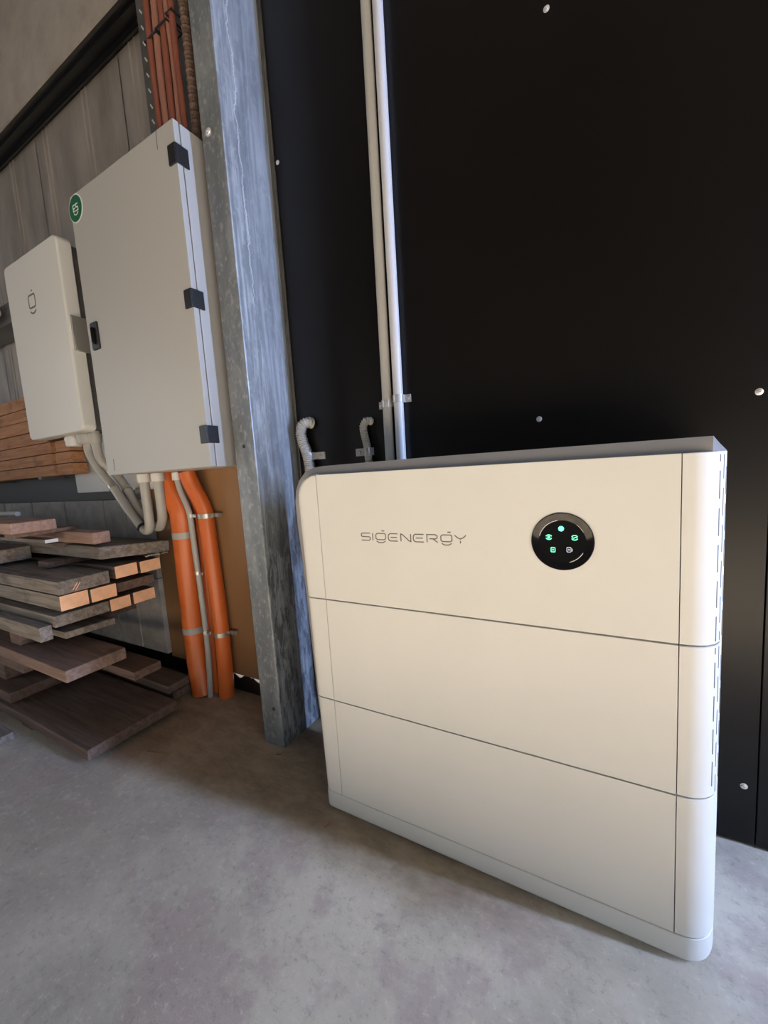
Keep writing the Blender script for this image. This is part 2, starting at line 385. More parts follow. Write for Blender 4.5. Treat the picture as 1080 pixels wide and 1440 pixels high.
# =====================================================================
# BATTERY UNIT
# =====================================================================
bat = empty('battery_storage_unit', (.36, .13, 0), 'large cream white stacked battery unit with round black display, standing on the concrete', 'battery')
SX = .7222; Z0, Z1, Z2, Z3 = .0565, .3265, .5965, .9083
xl = lambda z: -.044 - .0178 * z                     # left edge of the white skin
gl = lambda z: -.060 - .0285 * z                     # left edge of the grey housing
ztop = lambda y: .9083
G = .0012
def shell(path, zlo, zhi, thick, rings_bottom=None):
    """closed wall following a plan path; zlo/zhi functions of y; slight rounded lips"""
    P = [Vector(p) for p in path]; n = len(P); N_ = []
    for i in range(n):
        d = (P[min(i + 1, n - 1)] - P[max(i - 1, 0)]).normalized(); N_.append(Vector((-d.y, d.x)))   # points inward (towards body) for left-to-right path
    bm = BM(); cols = []
    lip = .0012
    for i in range(n):
        a, b = zlo(P[i].y), zhi(P[i].y)
        ring = []
        lo = rings_bottom or [(0, lip), (lip, 0)]
        seq = [(a + h, ins) for h, ins in lo] + [(b - lip, 0), (b, lip), (b, thick), (a, thick)]
        for z, ins in seq:
            q = P[i] + N_[i] * ins; ring.append(bm.verts.new((q.x, q.y, z)))
        cols.append(ring)
    m_ = len(cols[0])
    for a, b in zip(cols, cols[1:]):
        for k in range(m_): bm.faces.new((a[k], a[(k + 1) % m_], b[(k + 1) % m_], b[k]))
    bm.faces.new(cols[0]); bm.faces.new(cols[-1][::-1])
    return bm
rp = [(SX, 0), (.738, .0006), (.748, .0028), (.757, .0065), (.765, .0120), (.772, .0190), (.778, .0280), (.783, .0395), (.7865, .052), (.789, .066), (.791, .085), (.793, .115), (.796, .155), (.799, .20), (.802, .2495)]
def xon(y):
    for (xa, ya), (xb, yb) in zip(rp, rp[1:]):
        if ya <= y <= yb: return xa + (xb - xa) * (y - ya) / (yb - ya)
# grey housing behind
def housing():
    """grey body with a bevelled rim showing above and left of the white skin"""
    outer = [(-.060, .012), (-.062, .09), (-.079, .29), (-.088, .577), (-.092, .70), (-.098, .795), (-.098, .842), (-.092, .870), (-.079, .896), (-.057, .916), (-.032, .926), (0, .929), (.30, .932)]
    inner = [(-.050, .012), (-.051, .09), (-.057, .29), (-.062, .577), (-.064, .70), (-.066, .795), (-.066, .842), (-.062, .862), (-.050, .883), (-.034, .899), (-.012, .9075), (.01, .9083), (.30, .9083)]
    def ring(y, k, dx=0):
        pts = [((a[0] * (1 - k) + b[0] * k) + dx * (b[0] < 0), y, a[1] * (1 - k) + b[1] * k) for a, b in zip(inner, outer)]
        zt = pts[-1][2]; xc = min(xon(max(y, .0126)), .7995)
        xr = xc + (.765 - xon(.03)) * k if y <= .03 else .765 + (y - .03) * .10
        if k == 0: xr = xc - .004
        return pts + [(xr, y, zt + .0002), (xc - .0006, y, .9086 if k else zt), (xc - .0006, y, .9078), (xc - .007, y, .9078), (xc - .007, y, .012)]
    bm = BM(); loft(bm, [ring(.0128, 0), ring(.030, 1), ring(.042, 1), ring(.06, 1), ring(.09, 1, .004), ring(.13, 1, .01), ring(.20, 1, .015), ring(.2495, 1, .018)])
    return bm
under(bat, link('rear_housing', housing(), M['grey_top'], smooth=True))
# front panels (between the seams)
def front(z0, z1):
    bm = BM(); box(bm, (G * .6, 0, z0), (SX - G * .6, .0124, z1), .0009, 2); return bm
def left_cover(z0, z1, round_top=False):
    def ring(y, d, ds):
        x1 = -G * .6 - ds; zt = z1 - ds if not round_top else z1 - ds; zb = z0 + ds
        pts = [(x1, y, zb), (xl(zb) + d, y, zb)]
        if round_top:
            rr = .056; pts.append((xl(.75) + d, y, .75)); xc = xl(z1 - rr) + rr; rr2 = rr - d
            for k in range(11):
                a = R(180 - 90 * k / 10); pts.append((min(x1, xc + rr2 * math.cos(a)), y, zt - rr + (rr - (d * .35)) * math.sin(a)))
            pts.append((x1, y, z1 - ds - d * .35 if False else pts[-1][2]))
        else: pts.append((xl(zt) + d, y, zt)); pts.append((x1, y, zt))
        return pts
    bm = BM(); loft(bm, [ring(.0124, -.0085, 0), ring(.0075, -.0065, 0), ring(.0035, -.0030, 0), ring(.0010, .003, 0), ring(.0002, .008, .0003), ring(0, .012, .0009)]); return bm
def module(z0, z1, top=False):
    zg = .0014
    hi = (lambda y: ztop(y)) if top else (lambda y: z1 - zg)
    under(bat, link('front_panel', front(z0 + zg, z1 if top else z1 - zg), M['white'], smooth=True))
    under(bat, link('left_cover', left_cover(z0 + zg, z1 if top else z1 - zg, top), M['white'], smooth=True))
    path = [(SX + G * .6, 0)] + rp[1:]
    rc = under(bat, link('right_cover', shell(path, lambda y: z0 + zg, hi, .008), M['white'], smooth=True))
    return rc
rc_top = module(Z2, Z3, True); rc_mid = module(Z1, Z2); rc_low = module(Z0, Z1)
# slots in the rounded end
def xon(y):
    for (xa, ya), (xb, yb) in zip(rp, rp[1:]):
        if ya <= y <= yb: return xa + (xb - xa) * (y - ya) / (yb - ya)
def slots(parent, zlo, zhi, w_=.0009):
    for y, off in ((.0195, 0), (.0290, .031), (.0420, .005)):
        x = xon(y); tx, ty = xon(y + .002) - xon(y - .002), .004; l_ = math.hypot(tx, ty); tx /= l_; ty /= l_; nx, ny = ty, -tx
        z = zhi - .030 + off - (.0 if off else 0); first = off == 0
        segs = [(zhi - .016, zhi - .005)] if off == 0 else []
        while z > zlo + .012:
            segs.append((max(z - .044, zlo + .006), min(z, zhi - .005))); z -= .0585
        for a, b in segs:
            if b - a < .005: continue
            k = w_ if off != .005 else w_ * .7
            pl_ = [(x + tx * s1 * k + nx * d1, y + ty * s1 * k + ny * d1) for s1, d1 in ((-1, -.002), (1, -.002), (1, .0005), (-1, .0005))]
            o = link('vent_slot', loft(BM(), [[(p[0], p[1], a) for p in pl_], [(p[0], p[1], b) for p in pl_]]), M['gap'])
            o.parent = parent; o.matrix_parent_inverse = Matrix.Identity(4)
slots(rc_top, Z2, Z3); slots(rc_mid, Z1, Z2)
# base plinth: one wrap-around skirt
pl = [(-.0535, .0124), (-.0525, .007), (-.0495, .003), (-.044, .0006), (-.036, 0), (0, 0), (.36, 0)] + rp
rb = [(.0, .0085), (.0022, .0042), (.006, .0014), (.011, 0)]
under(bat, link('base_plinth', shell(pl, lambda y: .0045, lambda y: Z0 - .0006, .011, [(.0, .0085), (.0022, .0042), (.006, .0014), (.011, 0)]), M['white'], smooth=True))
for x in (.02, .70):
    for y in (.05, .21): under(bat, link('foot', lathe(BM(), [(.016, 0), (.018, .003), (.018, .012)], (x, y, 0), (0, 0, 1), 16), M['black']))
# wordmark
def remap(a): return a
wmz0, wmz1 = .7520, .7685; H = wmz1 - wmz0; wm = BM(); WW = .0021
def Z(u, x=0): return wmz0 + u * H + (x - .12) * .004
def S_(pts): stroke(wm, [(x, Z(u, x)) for x, u in pts], WW, 0.0)
S_([(.1435, 1), (.123, 1), (.120, .88), (.120, .62), (.123, .5), (.1405, .5), (.1435, .38), (.1435, .12), (.1405, 0), (.120, 0)])
S_([(.1505, 0), (.1505, 1)])
def gee(x0, x1):
    S_([(x0 + .004, 1), (x1 - .002, 1), (x1, .85), (x1, .28), (x1 - .004, .14), (x0 + .004, .14), (x0, .28), (x0, .82), (x0 + .004, 1)])
    stroke(wm, [((x0 + x1) / 2 + .003, Z(1.36, x0)), ((x0 + x1) / 2 + .010, Z(1.36, x0))], WW * 1.1, 0.0)
    xm = (x0 + x1) / 2; S_([(x0 + .001, -.06), (xm - .006, -.26), (xm, -.30), (xm + .006, -.26), (x1 - .001, -.06)])
gee(.159, .184)
def eee(x0, x1):
    S_([(x1, 1), (x0 + .005, 1), (x0 + .001, .85), (x0, .6), (x0, .4), (x0 + .001, .15), (x0 + .005, 0), (x1, 0)]); S_([(x0 + .006, .5), (x1 - .002, .5)])
eee(.191, .2145)
S_([(.2225, 0), (.2225, 1), (.2265, .92), (.2425, .08), (.2465, 0), (.2465, 1)])
eee(.2525, .277)
S_([(.2845, 0), (.2845, 1), (.3035, 1), (.3075, .86), (.3075, .58), (.3035, .45), (.290, .45)]); S_([(.298, .45), (.3085, 0)])
gee(.316, .340)
S_([(.346, 1), (.351, .72), (.358, .52), (.365, .72), (.3700, 1)]); S_([(.358, .30), (.358, -.02)])
under(bat, tag(link('wordmark', wm, M['logo']), 'grey printed wordmark'))
# display
dc = (.5482, 0, .763)
bm = BM(); lathe(bm, [(.0525, -.004), (.0525, .0022), (.0515, .0032), (.050, .0030), (.0400, .0012), (.0385, .0004), (0, .0004)], dc, (0, -1, 0), 64)
dp = under(bat, tag(link('display_panel', bm, M['gloss'], smooth=True), 'round glossy black display with icons'))
def sub(parent, o): o.parent = parent; o.matrix_parent_inverse = Matrix.Identity(4); return o
for a0, a1 in ((100, 165), (288, 330), (52, 25)):
    bm = BM(); stroke(bm, arc(dc[0], dc[2], .0392, .0392, a0, a1, 14), .0011 if a0 != 52 else .0005, -.0010, .0006); sub(dp, link('ring_mark', bm, M['ringm']))
ic = [('power', .5470, .7865), ('grid', .5262, .7705), ('home', .5690, .7705), ('battery', .5330, .7475), ('cloud', .5595, .7485)]
for nm, x, z in ic:
    bm = BM(); y = -.0003; s = .0042
    if nm == 'power':
        lathe(bm, [(.0047, 0), (.0047, .0005)], (x, y, z), (0, -1, 0), 24)
    elif nm in ('grid', 'home'):
        stroke(bm, arc(x, z, .0052, .0042, 25, 155, 8), .0013, y); stroke(bm, arc(x, z, .0052, .0042, 205, 335, 8), .0013, y)
        if nm == 'grid': lathe(bm, [(.0024, 0), (.0024, .0005)], (x, y, z), (0, -1, 0), 12)
        else: stroke(bm, [(x - .0045, z + .0003), (x - .001, z - .0008), (x + .001, z + .0008), (x + .0045, z - .0003)], .0013, y)
    else:
        stroke(bm, rrect(x - .0034, x + .0034, z - .0042, z + .0042, .0013), .0010, y)
        stroke(bm, [(x, z - .0018), (x, z + .0018)], .0010, y); stroke(bm, [(x - .0015, z), (x + .0015, z)], .0010, y)
        if nm == 'cloud': stroke(bm, [(x + .005, z - .003), (x + .0055, z + .002)], .0009, y)
    sub(dp, tag(link('icon', bm, M['ledw'] if nm == 'cloud' else M['led']), 'white lit icon' if nm == 'cloud' else 'green lit icon'))
bm = BM()

# =====================================================================
# CONDUITS AND FITTINGS ON THE DARK WALL
# =====================================================================
def saddle(bm, x, yb, z, r, w_=.011, side=1, tab=.026, t=.0022):
    """strap over a vertical pipe of radius r centred r in front of the wall plane yb, tab to one side"""
    yc = yb - r - .001; n = 12; out = []
    for i in range(n + 1):
        a = PI * i / n; out.append((x + math.cos(a) * (r + t) * side, yc - math.sin(a) * (r + t)))
    inn = [(x + math.cos(PI * i / n) * r * side, yc - math.sin(PI * i / n) * r) for i in range(n + 1)]
    o2 = [(x + side * (r + tab), yb), (x + side * (r + tab), yb - .004), (x + side * (r + t + .001), yb - .004)] + out + [(x - side * (r + t), yb)] + [(x - side * r, yb)] + inn[::-1] + [(x + side * r, yb)]
    loft(bm, [[(p[0], p[1], z - w_) for p in o2], [(p[0], p[1], z + w_) for p in o2]])
    lathe(bm, [(.005, 0), (.005, .002), (.003, .0035), (0, .0035)], (x + side * (r + tab * .62), yb - .004, z), (0, -1, 0), 12)
cpath = lambda xt, xb, y: [(xb, y, .10), (xb, y, .95), (xt, y, 2.15), (xt + (xt - xb) * 1.6, y, 4.15)]
for xt, xb, side, mt, lb in ((.0525, .0400, -1, 'greyc', 'left one of two slim vertical conduits on the black wall, duller grey'), (.0880, .0785, 1, 'litc', 'right one of two slim vertical conduits on the black wall, coloured paler for the light on it')):
    e = empty('conduit', (xb, WY - .0155, 0.1), lb, 'conduit', 'slim conduits on the black wall')
    under(e, link('pipe', tube(BM(), cpath(xt, xb, WY - .0155), .0145, 20), M[mt], smooth=True))
    bm = BM(); saddle(bm, xb + (xt - xb) * .13, WY, 1.107 + (.006 if side > 0 else -.004), .0147, .011, side, .020)
    under(e, tag(link('saddle', bm, M['clear'], smooth=True), 'clear plastic saddle clip'))
def flex(pts, r, lb, sx, sz, side, ribs=.0062):
    Q = spline(pts, 40); P = [Q[0]]; acc = 0
    for a, b in zip(Q, Q[1:]):
        n_ = max(1, round((b - a).length / .0012))
        P += [a.lerp(b, (i_ + 1) / n_) for i_ in range(n_)]
    d = [0]
    for a, b in zip(P, P[1:]): d.append(d[-1] + (a - b).length)
    e = empty('flexible_conduit', pts[0], lb, 'conduit')
    under(e, link('hose', tube(BM(), P, r, 18, True, lambda i: r * (1 + .10 * math.sin(2 * PI * d[i] / ribs))), M['greyc'], smooth=True))
    bm = BM(); saddle(bm, sx, WY, sz, r, .012, side, .040)
    under(e, tag(link('saddle', bm, M['clear'], smooth=True), 'clear plastic saddle clip'))
flex([(-.04, .262, .70), (-.09, .285, .735), (-.20, .305, .80), (-.258, .308, .87), (-.2665, .308, .91), (-.272, .308, .97), (-.287, .308, 1.015), (-.292, .306, 1.048), (-.281, .305, 1.074), (-.265, .315, 1.082), (-.262, .329, 1.080)], .0175, 'ribbed grey hose bending into the wall beside the steel column', -.272, .969, 1)
flex([(-.030, .262, .62), (-.034, .295, .66), (-.036, .315, .74), (-.036, .315, .90), (-.038, .315, .975), (-.046, .315, 1.02), (-.047, .313, 1.045), (-.038, .315, 1.060), (-.030, .322, 1.062), (-.028, .3295, 1.06)], .0115, 'thin grey hose bending into the wall between the ribbed hose and conduits', -.038, .968, -1)

# =====================================================================
# CABINET
# =====================================================================
cb = empty('electrical_cabinet', (-.764, .19, .952), 'tall beige steel cabinet with green round sticker, mounted left of the steel column', 'cabinet')
cx0, cx1, cz0, cz1, cy = -1.064, -.464, .952, 1.945, .07
bm = BM(); box(bm, (cx0, .0925, cz0), (cx1, .316, cz1), .003, 2)
under(cb, link('body', bm, M['cab'], smooth=True))
bm = BM(); box(bm, (cx0 + .006, .089, cz0 + .006), (cx1 - .006, .0925, cz1 - .006)); under(cb, link('door_gasket', bm, M['black']))
dr = under(cb, link('door', box(BM(), (cx0, cy, cz0 + .001), (cx1 + .001, .089, cz1), .0025, 2), M['cab'], smooth=True))
for z in (1.852, 1.455, 1.053):
    bm = BM(); box(bm, (cx1 - .030, cy - .006, z - .027), (cx1 + .003, cy - .0002, z + .027), .002, 2); box(bm, (cx1 + .0012, cy - .004, z - .027), (cx1 + .006, .108, z + .027), .002, 2)
    under(cb, tag(link('hinge', bm, M['black'], smooth=True), 'black plastic hinge'))
lx, lz = -1.012, 1.458
bm = BM(); stroke_pts = rrect(lx - .024, lx + .024, lz - .048, lz + .048, .006)[:-1]
loft(bm, [[(x, cy + .0005, z) for x, z in stroke_pts], [(x, cy - .004, z) for x, z in stroke_pts], [(lx + (x - lx) * .93, cy - .006, lz + (z - lz) * .96) for x, z in stroke_pts]])
lt = under(cb, tag(link('latch', bm, M['black'], smooth=True), 'black recessed latch plate'))
bm = BM(); box(bm, (lx - .006, cy - .016, lz - .030), (lx + .007, cy - .0055, lz + .028), .004, 3); sub(lt, link('lever', bm, M['gloss'], smooth=True))
for x, z0, z1 in ((-.544, 1.893, 1.943), (-1.010, .968, 1.012)):
    bm = BM(); stroke(bm, [(x, z0), (x + (.002 if z0 > 1.5 else 0), z1)], .0022, cy + .0001, .0006); under(cb, tag(link('key_mark', bm, M['gap']), 'thin vertical mark'))
# sticker
sx, sz, sr = -1.028, 1.897, .047
bm = BM(); lathe(bm, [(sr, 0), (sr, .0005), (0, .0005)], (sx, cy, sz), (0, -1, 0), 40)
st = under(cb, tag(link('sticker', bm, M['swhite']), 'round green sticker with white letters'))
bm = BM(); lathe(bm, [(sr * .91, 0), (sr * .91, .0004), (0, .0004)], (sx - .0015, cy - .0005, sz), (0, -1, 0), 40); sub(st, link('green_disc', bm, M['green']))
bm = BM(); y = cy - .0009; ux, uz = .0105, .0125
stroke(bm, [(sx - .002, sz + uz), (sx - .016, sz + uz), (sx - .016, sz - uz * .6), (sx - .002, sz - uz * .6)], .0035, y); stroke(bm, [(sx - .016, sz + .002), (sx - .004, sz + .002)], .0035, y)
stroke(bm, [(sx + .016, sz + uz), (sx + .003, sz + uz), (sx + .003, sz + .003), (sx + .016, sz + .001), (sx + .016, sz - uz * .7), (sx + .002, sz - uz * .7)], .0035, y)
stroke(bm, arc(sx, sz - .009, .015, .012, 205, 335, 8), .003, y); sub(st, link('lettering', bm, M['swhite']))

# =====================================================================
# WHITE BOX LEFT OF THE CABINET
# =====================================================================
iv = empty('gateway_box', (-1.56, .21, 1.15), 'white rounded wall box with small grey emblem, left of the beige cabinet', 'box')
ix0, ix1, iz0, iz1, iy = -1.805, -1.305, 1.150, 1.930, .12
def rr_ring(y, d, r):
    p = rrect(ix0 + d, ix1 - d, iz0 + d, iz1 - d, r, 8)[:-1]; return [(x, y, z) for x, z in p]
bm = loft(BM(), [rr_ring(.176, .004, .024), rr_ring(.172, 0, .028), rr_ring(.130, 0, .028), rr_ring(.124, .0015, .027), rr_ring(.121, .004, .025), rr_ring(iy, .008, .022)])
under(iv, link('body', bm, M['cab_white'], smooth=True))
under(iv, tag(link('rear_housing', box(BM(), (ix0 + .02, .176, iz0 + .01), (ix1 - .02, .278, iz1 - .02), .004, 1), M['girt']), 'dark rear housing'))
bm = BM(); box(bm, (-1.308, .135, 1.475), (-1.2935, .19, 1.615), .002, 1); box(bm, (-1.308, .131, 1.474), (-1.2915, .134, 1.616), .0008, 1)
hp = under(iv, tag(link('side_latch', bm, M['zinc'], smooth=True), 'grey side latch plate'))
bm = BM(); cx_, cz_ = -1.575, 1.733
stroke(bm, rrect(cx_ - .030, cx_ + .030, cz_ - .026, cz_ + .026, .010), .0075, iy); stroke(bm, [(cx_ + .004, cz_ + .042), (cx_ + .016, cz_ + .042)], .006, iy)
stroke(bm, arc(cx_, cz_ - .030, .028, .020, 205, 335, 8), .0075, iy); under(iv, tag(link('emblem', bm, M['logo']), 'small grey printed emblem'))
for x, w_, cap in ((-1.555, .034, 'cab_white'), (-1.43, .040, 'greyc'), (-1.365, .026, 'greyc')):
    bm = BM(); lathe(bm, [(w_ * .85, .006), (w_ * .85, -.006), (w_, -.006), (w_, -.020), (w_ * .93, -.024), (w_ * .93, -.040), (w_ * .8, -.046), (0, -.046)], (x, .19, iz0), (0, 0, 1), 24)
    under(iv, link('cable_gland', bm, M[cap], smooth=True))

# flat grey tray behind
tp = empty('mounting_plate', (-1.4, .30, .88), 'flat light grey sheet metal plate behind the curved conduits', 'plate')
bm = BM(); box(bm, (-1.80, .283, .885), (-1.10, .289, 1.30), .001, 1); under(tp, link('sheet', bm, M['cab_white']))
bm = BM(); lathe(bm, [(.006, 0), (.006, .001), (0, .001)], (-1.735, .2835, 1.015), (0, -1, 0), 12); under(tp, link('screw_hole', bm, M['black']))

# grey conduits looping from the box to the cabinet
def loop(pts, r, lb, gx):
    e = empty('grey_conduit', pts[0], lb, 'conduit', 'grey conduits looping under the cabinet')
    P = spline(pts, 10)
    under(e, link('pipe', tube(BM(), P, r, 16), M['greyc'], smooth=True))
    bm = BM(); lathe(bm, [(r * 1.35, 0), (r * 1.35, .03), (r * 1.25, .033), (r * 1.05, .033)], (gx[0], gx[1], cz0 - .034), (0, 0, 1), 20); under(e, link('gland', bm, M['cab_white'], smooth=True))
    return e
e1 = loop([(-1.43, .19, 1.112), (-1.425, .19, 1.06), (-1.37, .20, .97), (-1.300, .205, .905), (-1.215, .205, .812), (-1.12, .20, .733), (-1.075, .195, .716), (-1.040, .19, .735), (-1.027, .185, .80), (-1.020, .18, .88), (-1.018, .18, .93)], .0185, 'front grey conduit looping from the white box up to the cabinet', (-1.018, .18))
e2 = loop([(-1.365, .19, 1.112), (-1.36, .20, 1.03), (-1.345, .235, .98), (-1.285, .248, .905), (-1.215, .248, .812), (-1.130, .245, .745), (-1.05, .235, .725), (-.985, .215, .765), (-.957, .20, .84), (-.950, .195, .90), (-.950, .195, .93)], .0185, 'rear grey conduit looping from the white box up to the cabinet', (-.950, .195))
def band(P, d, r, w_=.008):
    P = Vector(P); d = Vector(d).normalized(); return tube(BM(), [P - d * w_, P + d * w_], r, 18)
under(e1, tag(link('strap', band((-1.300, .205, .905), (.85, 0, -1), .0205), M['zinc'], smooth=True), 'shiny metal strap'))
under(e2, tag(link('strap', band((-1.275, .248, .893), (.85, 0, -1), .0205), M['zinc'], smooth=True), 'shiny metal strap'))
under(e2, link('bracket', box(BM(), (-1.245, .262, .868), (-1.16, .283, .893), .004, 2), M['zinc']))
under(e1, link('tie', band((-1.105, .198, .727), (1, 0, -.35), .0205, .006), M['black'], smooth=True))
under(e2, link('tie', band((-1.12, .244, .741), (1, 0, -.5), .0205, .008), M['black'], smooth=True))

# =====================================================================
# ORANGE CONDUITS
# =====================================================================
def ring_clip(e, x, y, z, r, mt, lb, h=.012, tab=0, tdir=1, tilt=0):
    bm = BM(); tube(bm, [(x, y, z - h), (x, y, z + h)], r, 24)
    if tab: box(bm, (x + tdir * r * .8 if tdir > 0 else x - r * .8 - tab, .300, z - h), (x + r * .8 + tab if tdir > 0 else x - r * .8, .317, z + h), .003, 2); lathe(bm, [(.007, 0), (.007, .003), (0, .004)], (x + tdir * (r * .8 + tab * .75), .300, z), (0, -1, 0), 12)
    under(e, tag(link('clip', bm, M[mt], smooth=True), lb))
o1 = empty('orange_conduit', (-.919, .268, 0), 'thickest orange conduit, leftmost of those under the cabinet, with wide grey bands', 'conduit', 'orange conduits under the cabinet')
under(o1, link('pipe', tube(BM(), spline([(-.985, .24, .951), (-.972, .245, .90), (-.935, .262, .80), (-.932, .266, .74), (-.940, .268, .5), (-.944, .268, .29), (-.934, .262, .15), (-.905, .25, 0)], 8), .045, 28), M['orange'], smooth=True))
ring_clip(o1, -.9325, .267, .690, .0465, 'greyc', 'grey plastic band', .013); ring_clip(o1, -.944, .268, .280, .0465, 'greyc', 'grey plastic band', .013)
o2 = empty('orange_conduit', (-.79, .285, 0), 'medium orange conduit, rightmost of those under the cabinet, with shiny saddles', 'conduit', 'orange conduits under the cabinet')
under(o2, link('pipe', tube(BM(), spline([(-.845, .25, .951), (-.838, .26, .90), (-.808, .282, .80), (-.803, .284, .74), (-.795, .284, .556), (-.787, .284, .29), (-.790, .282, .1), (-.795, .28, 0)], 8), .031, 26), M['orange'], smooth=True))
ring_clip(o2, -.803, .284, .768, .0325, 'zinc', 'shiny metal saddle', .009, .035); ring_clip(o2, -.788, .284, .275, .0325, 'zinc', 'shiny metal saddle', .009, .035)
o3 = empty('orange_conduit', (-.86, .295, 0), 'thin orange conduit tucked between the two thicker orange ones', 'conduit', 'orange conduits under the cabinet')
under(o3, link('pipe', tube(BM(), spline([(-.895, .265, .951), (-.885, .28, .88), (-.865, .293, .80), (-.862, .295, .70), (-.860, .295, .552), (-.862, .295, .278), (-.864, .292, .15), (-.858, .285, 0)], 8), .0155, 18), M['orange'], smooth=True))
g4 = empty('grey_conduit', (-.86, .245, .1), 'slim grey conduit running down in front of the orange conduits', 'conduit')
under(g4, link('pipe', tube(BM(), spline([(-.890, .235, .945), (-.882, .238, .88), (-.856, .248, .79), (-.852, .250, .70), (-.852, .252, .60), (-.846, .252, .43), (-.845, .252, .26), (-.849, .250, .116), (-.856, .245, .0)], 8), .0115, 16), M['greyc'], smooth=True))
bm = BM(); lathe(bm, [(.017, 0), (.017, .03), (.0125, .033)], (-.890, .235, .918), (0, 0, 1), 18); under(g4, link('gland', bm, M['cab_white'], smooth=True))
for z, x in ((.772, -.853), (.536, -.850), (.285, -.845)):
    bm = BM(); tube(bm, [(x, .251, z - .007), (x, .251, z + .007)], .0128, 18); box(bm, (x + .012, .246, z - .007), (x + .034, .252, z + .007), .002, 1); under(g4, tag(link('clip', bm, M['zinc'], smooth=True), 'shiny metal clip'))

# =====================================================================
# CABLES ABOVE THE CABINET
# =====================================================================
rnd = random.Random(7)
cabs = [(-.672, .010), (-.640, .011), (-.612, .011), (-.584, .010), (-.560, .010), (-.655, .009), (-.598, .009)]
for i, (x, r) in enumerate(cabs):
    y = .185 + (.028 if i > 4 else 0) + rnd.uniform(-.004, .004); pts = []
    z = 1.93
    while z < 4.1: pts.append((x + rnd.uniform(-.0025, .0025) + (z - 1.93) * .005, y + rnd.uniform(-.004, .004), z)); z += .16
    o = link('power_cable', tube(BM(), spline(pts, 5), r, 12), M['cable'] if i % 2 == 0 else M['cable2'], smooth=True); origin(o, (x, y, 1.93))
    tag(o, ['reddish cable entering the cabinet top, leftmost of the bundle', 'second cable from the left in the bundle above the cabinet', 'middle cable of the bundle above the cabinet', 'fourth cable from the left in the front row above the cabinet', 'reddish cable entering the cabinet top, rightmost of the bundle', 'rear cable behind the two leftmost cables above the cabinet', 'rear cable behind the middle of the bundle above the cabinet'][i], 'cable', 'cables above the cabinet')
P = []
z = 1.93
while z < 4.1: P.append((-.526 + .002 * math.sin(z * 9), .205, z)); z += .006
o = link('corrugated_conduit', tube(BM(), P, .013, 12, True, lambda i: .013 + .0022 * (i % 2) * ((i // 2) % 2 + .3)), M['dark'], smooth=False); origin(o, (-.532, .205, 1.93)); tag(o, 'dark corrugated conduit on the right side of the cable bundle', 'conduit')
for z in (2.33,):
    for x0_, x1_, dz in ((-.687, -.627, .0), (-.627, -.572, .006), (-.572, -.545, .02)):
        pp = [(x, .172 if k in (1, 2) else .226, z + dz) for k, x in enumerate((x0_, x0_, x1_, x1_))] ; pp.append(pp[0])
        o = link('cable_tie', tube(BM(), pp, .0035, 6), M['black']); origin(o, ((x0_ + x1_) / 2, .2, z + dz))
        tag(o, {-.687: 'leftmost black cable tie on the reddish cables above the cabinet', -.627: 'middle black cable tie on the reddish cables above the cabinet'}.get(x0_, 'rightmost black cable tie on the reddish cables above the cabinet'), 'cable tie', 'cable ties on the bundle')
ct = empty('slotted_channel', (-.84, .30, 1.95), 'dark slotted steel channel standing left of the reddish cables', 'channel')
bm = BM(); box(bm, (-.885, .297, 1.95), (-.800, .300, 4.15)); box(bm, (-.885, .300, 1.95), (-.882, .345, 4.15)); box(bm, (-.800, .270, 1.95), (-.797, .300, 4.15)); under(ct, link('channel', bm, M['girt']))
z = 2.0
while z < 2.9:
    bm = BM(); q = [(-.868, z), (-.856, z - .018)]; stroke(bm, q, .0055, .2969, .0006); under(ct, link('slot', bm, M['slot'])); z += .052
bp_ = link('back_plate', box(BM(), (-.795, .300, 1.95), (-.42, .306, 4.15)), M['girt']); origin(bp_, (-.6, .303, 1.95)); tag(bp_, 'dark flat backing plate behind the reddish cables', 'plate')

# =====================================================================
# TIMBER
# =====================================================================
def board(x1, y0, y1, z0, z1, mt, lb, length=2.3, name='timber_board', end=None, grp='boards in the floor stack', tilt=0, bev=.003, skew=0):
    L_ = length; bm = BM(); box(bm, (-L_, y0, z0), (0, y1, z1), bev, 2)
    for v in bm.verts:
        if v.co.x > -.05: v.co.x += skew * ((v.co.y - y0) / (y1 - y0) - .5)
    mats = [M[mt]] + ([M[end]] if end else [])
    bm.normal_update()
    if end:
        for f in bm.faces:
            if f.normal.x > .8: f.material_index = 1
    o = link(name, bm, None, smooth=True, mats=mats)
    o.data.transform(Matrix.Translation((0, -(y0 + y1) / 2, -z0))); o.location = (x1, (y0 + y1) / 2, z0)
    if tilt: o.rotation_euler = (tilt, 0, 0)
    return tag(o, lb, 'board', grp)
X = -1.05
board(-.868, -.209, .108, .020, .060, 'dark', 'widest brown board, lowest of the floor stack, its corner nearest the camera', bev=.006)
board(-.90, -.2215, -.033, .291, .334, 'brown', 'wide pinkish brown board jutting out below the pale board ends', bev=.006)
board(-.92, -.008, .095, .186, .219, 'dark', 'dark brown board behind the jutting pinkish board, upper of two low ones')
board(-.95, .126, .222, .052, .086, 'dark', 'low brown board nearest the foot of the thickest orange conduit')
board(-.96, .15, .262, .010, .044, 'dark', 'thin brown board flat on the floor behind the widest board')
board(-1.50, -.195, .03, .0605, .104, 'dark', 'short set back brown board lying on the widest board at the left')
board(-1.35, -.185, -.02, .215, .262, 'dark', 'shadowed brown board under the jutting pinkish board, set back')
board(-1.065, -.213, -.176, .398, .450, 'grey', 'grey brown board, lowest front piece of the upper stack', end='grey')
board(-1.05, -.145, .012, .384, .409, 'grey', 'thin split board under the brown board in the upper stack', skew=.02)
board(-1.05, -.173, .004, .4365, .478, 'grey', 'brown ended board just below the leftmost pale board end')
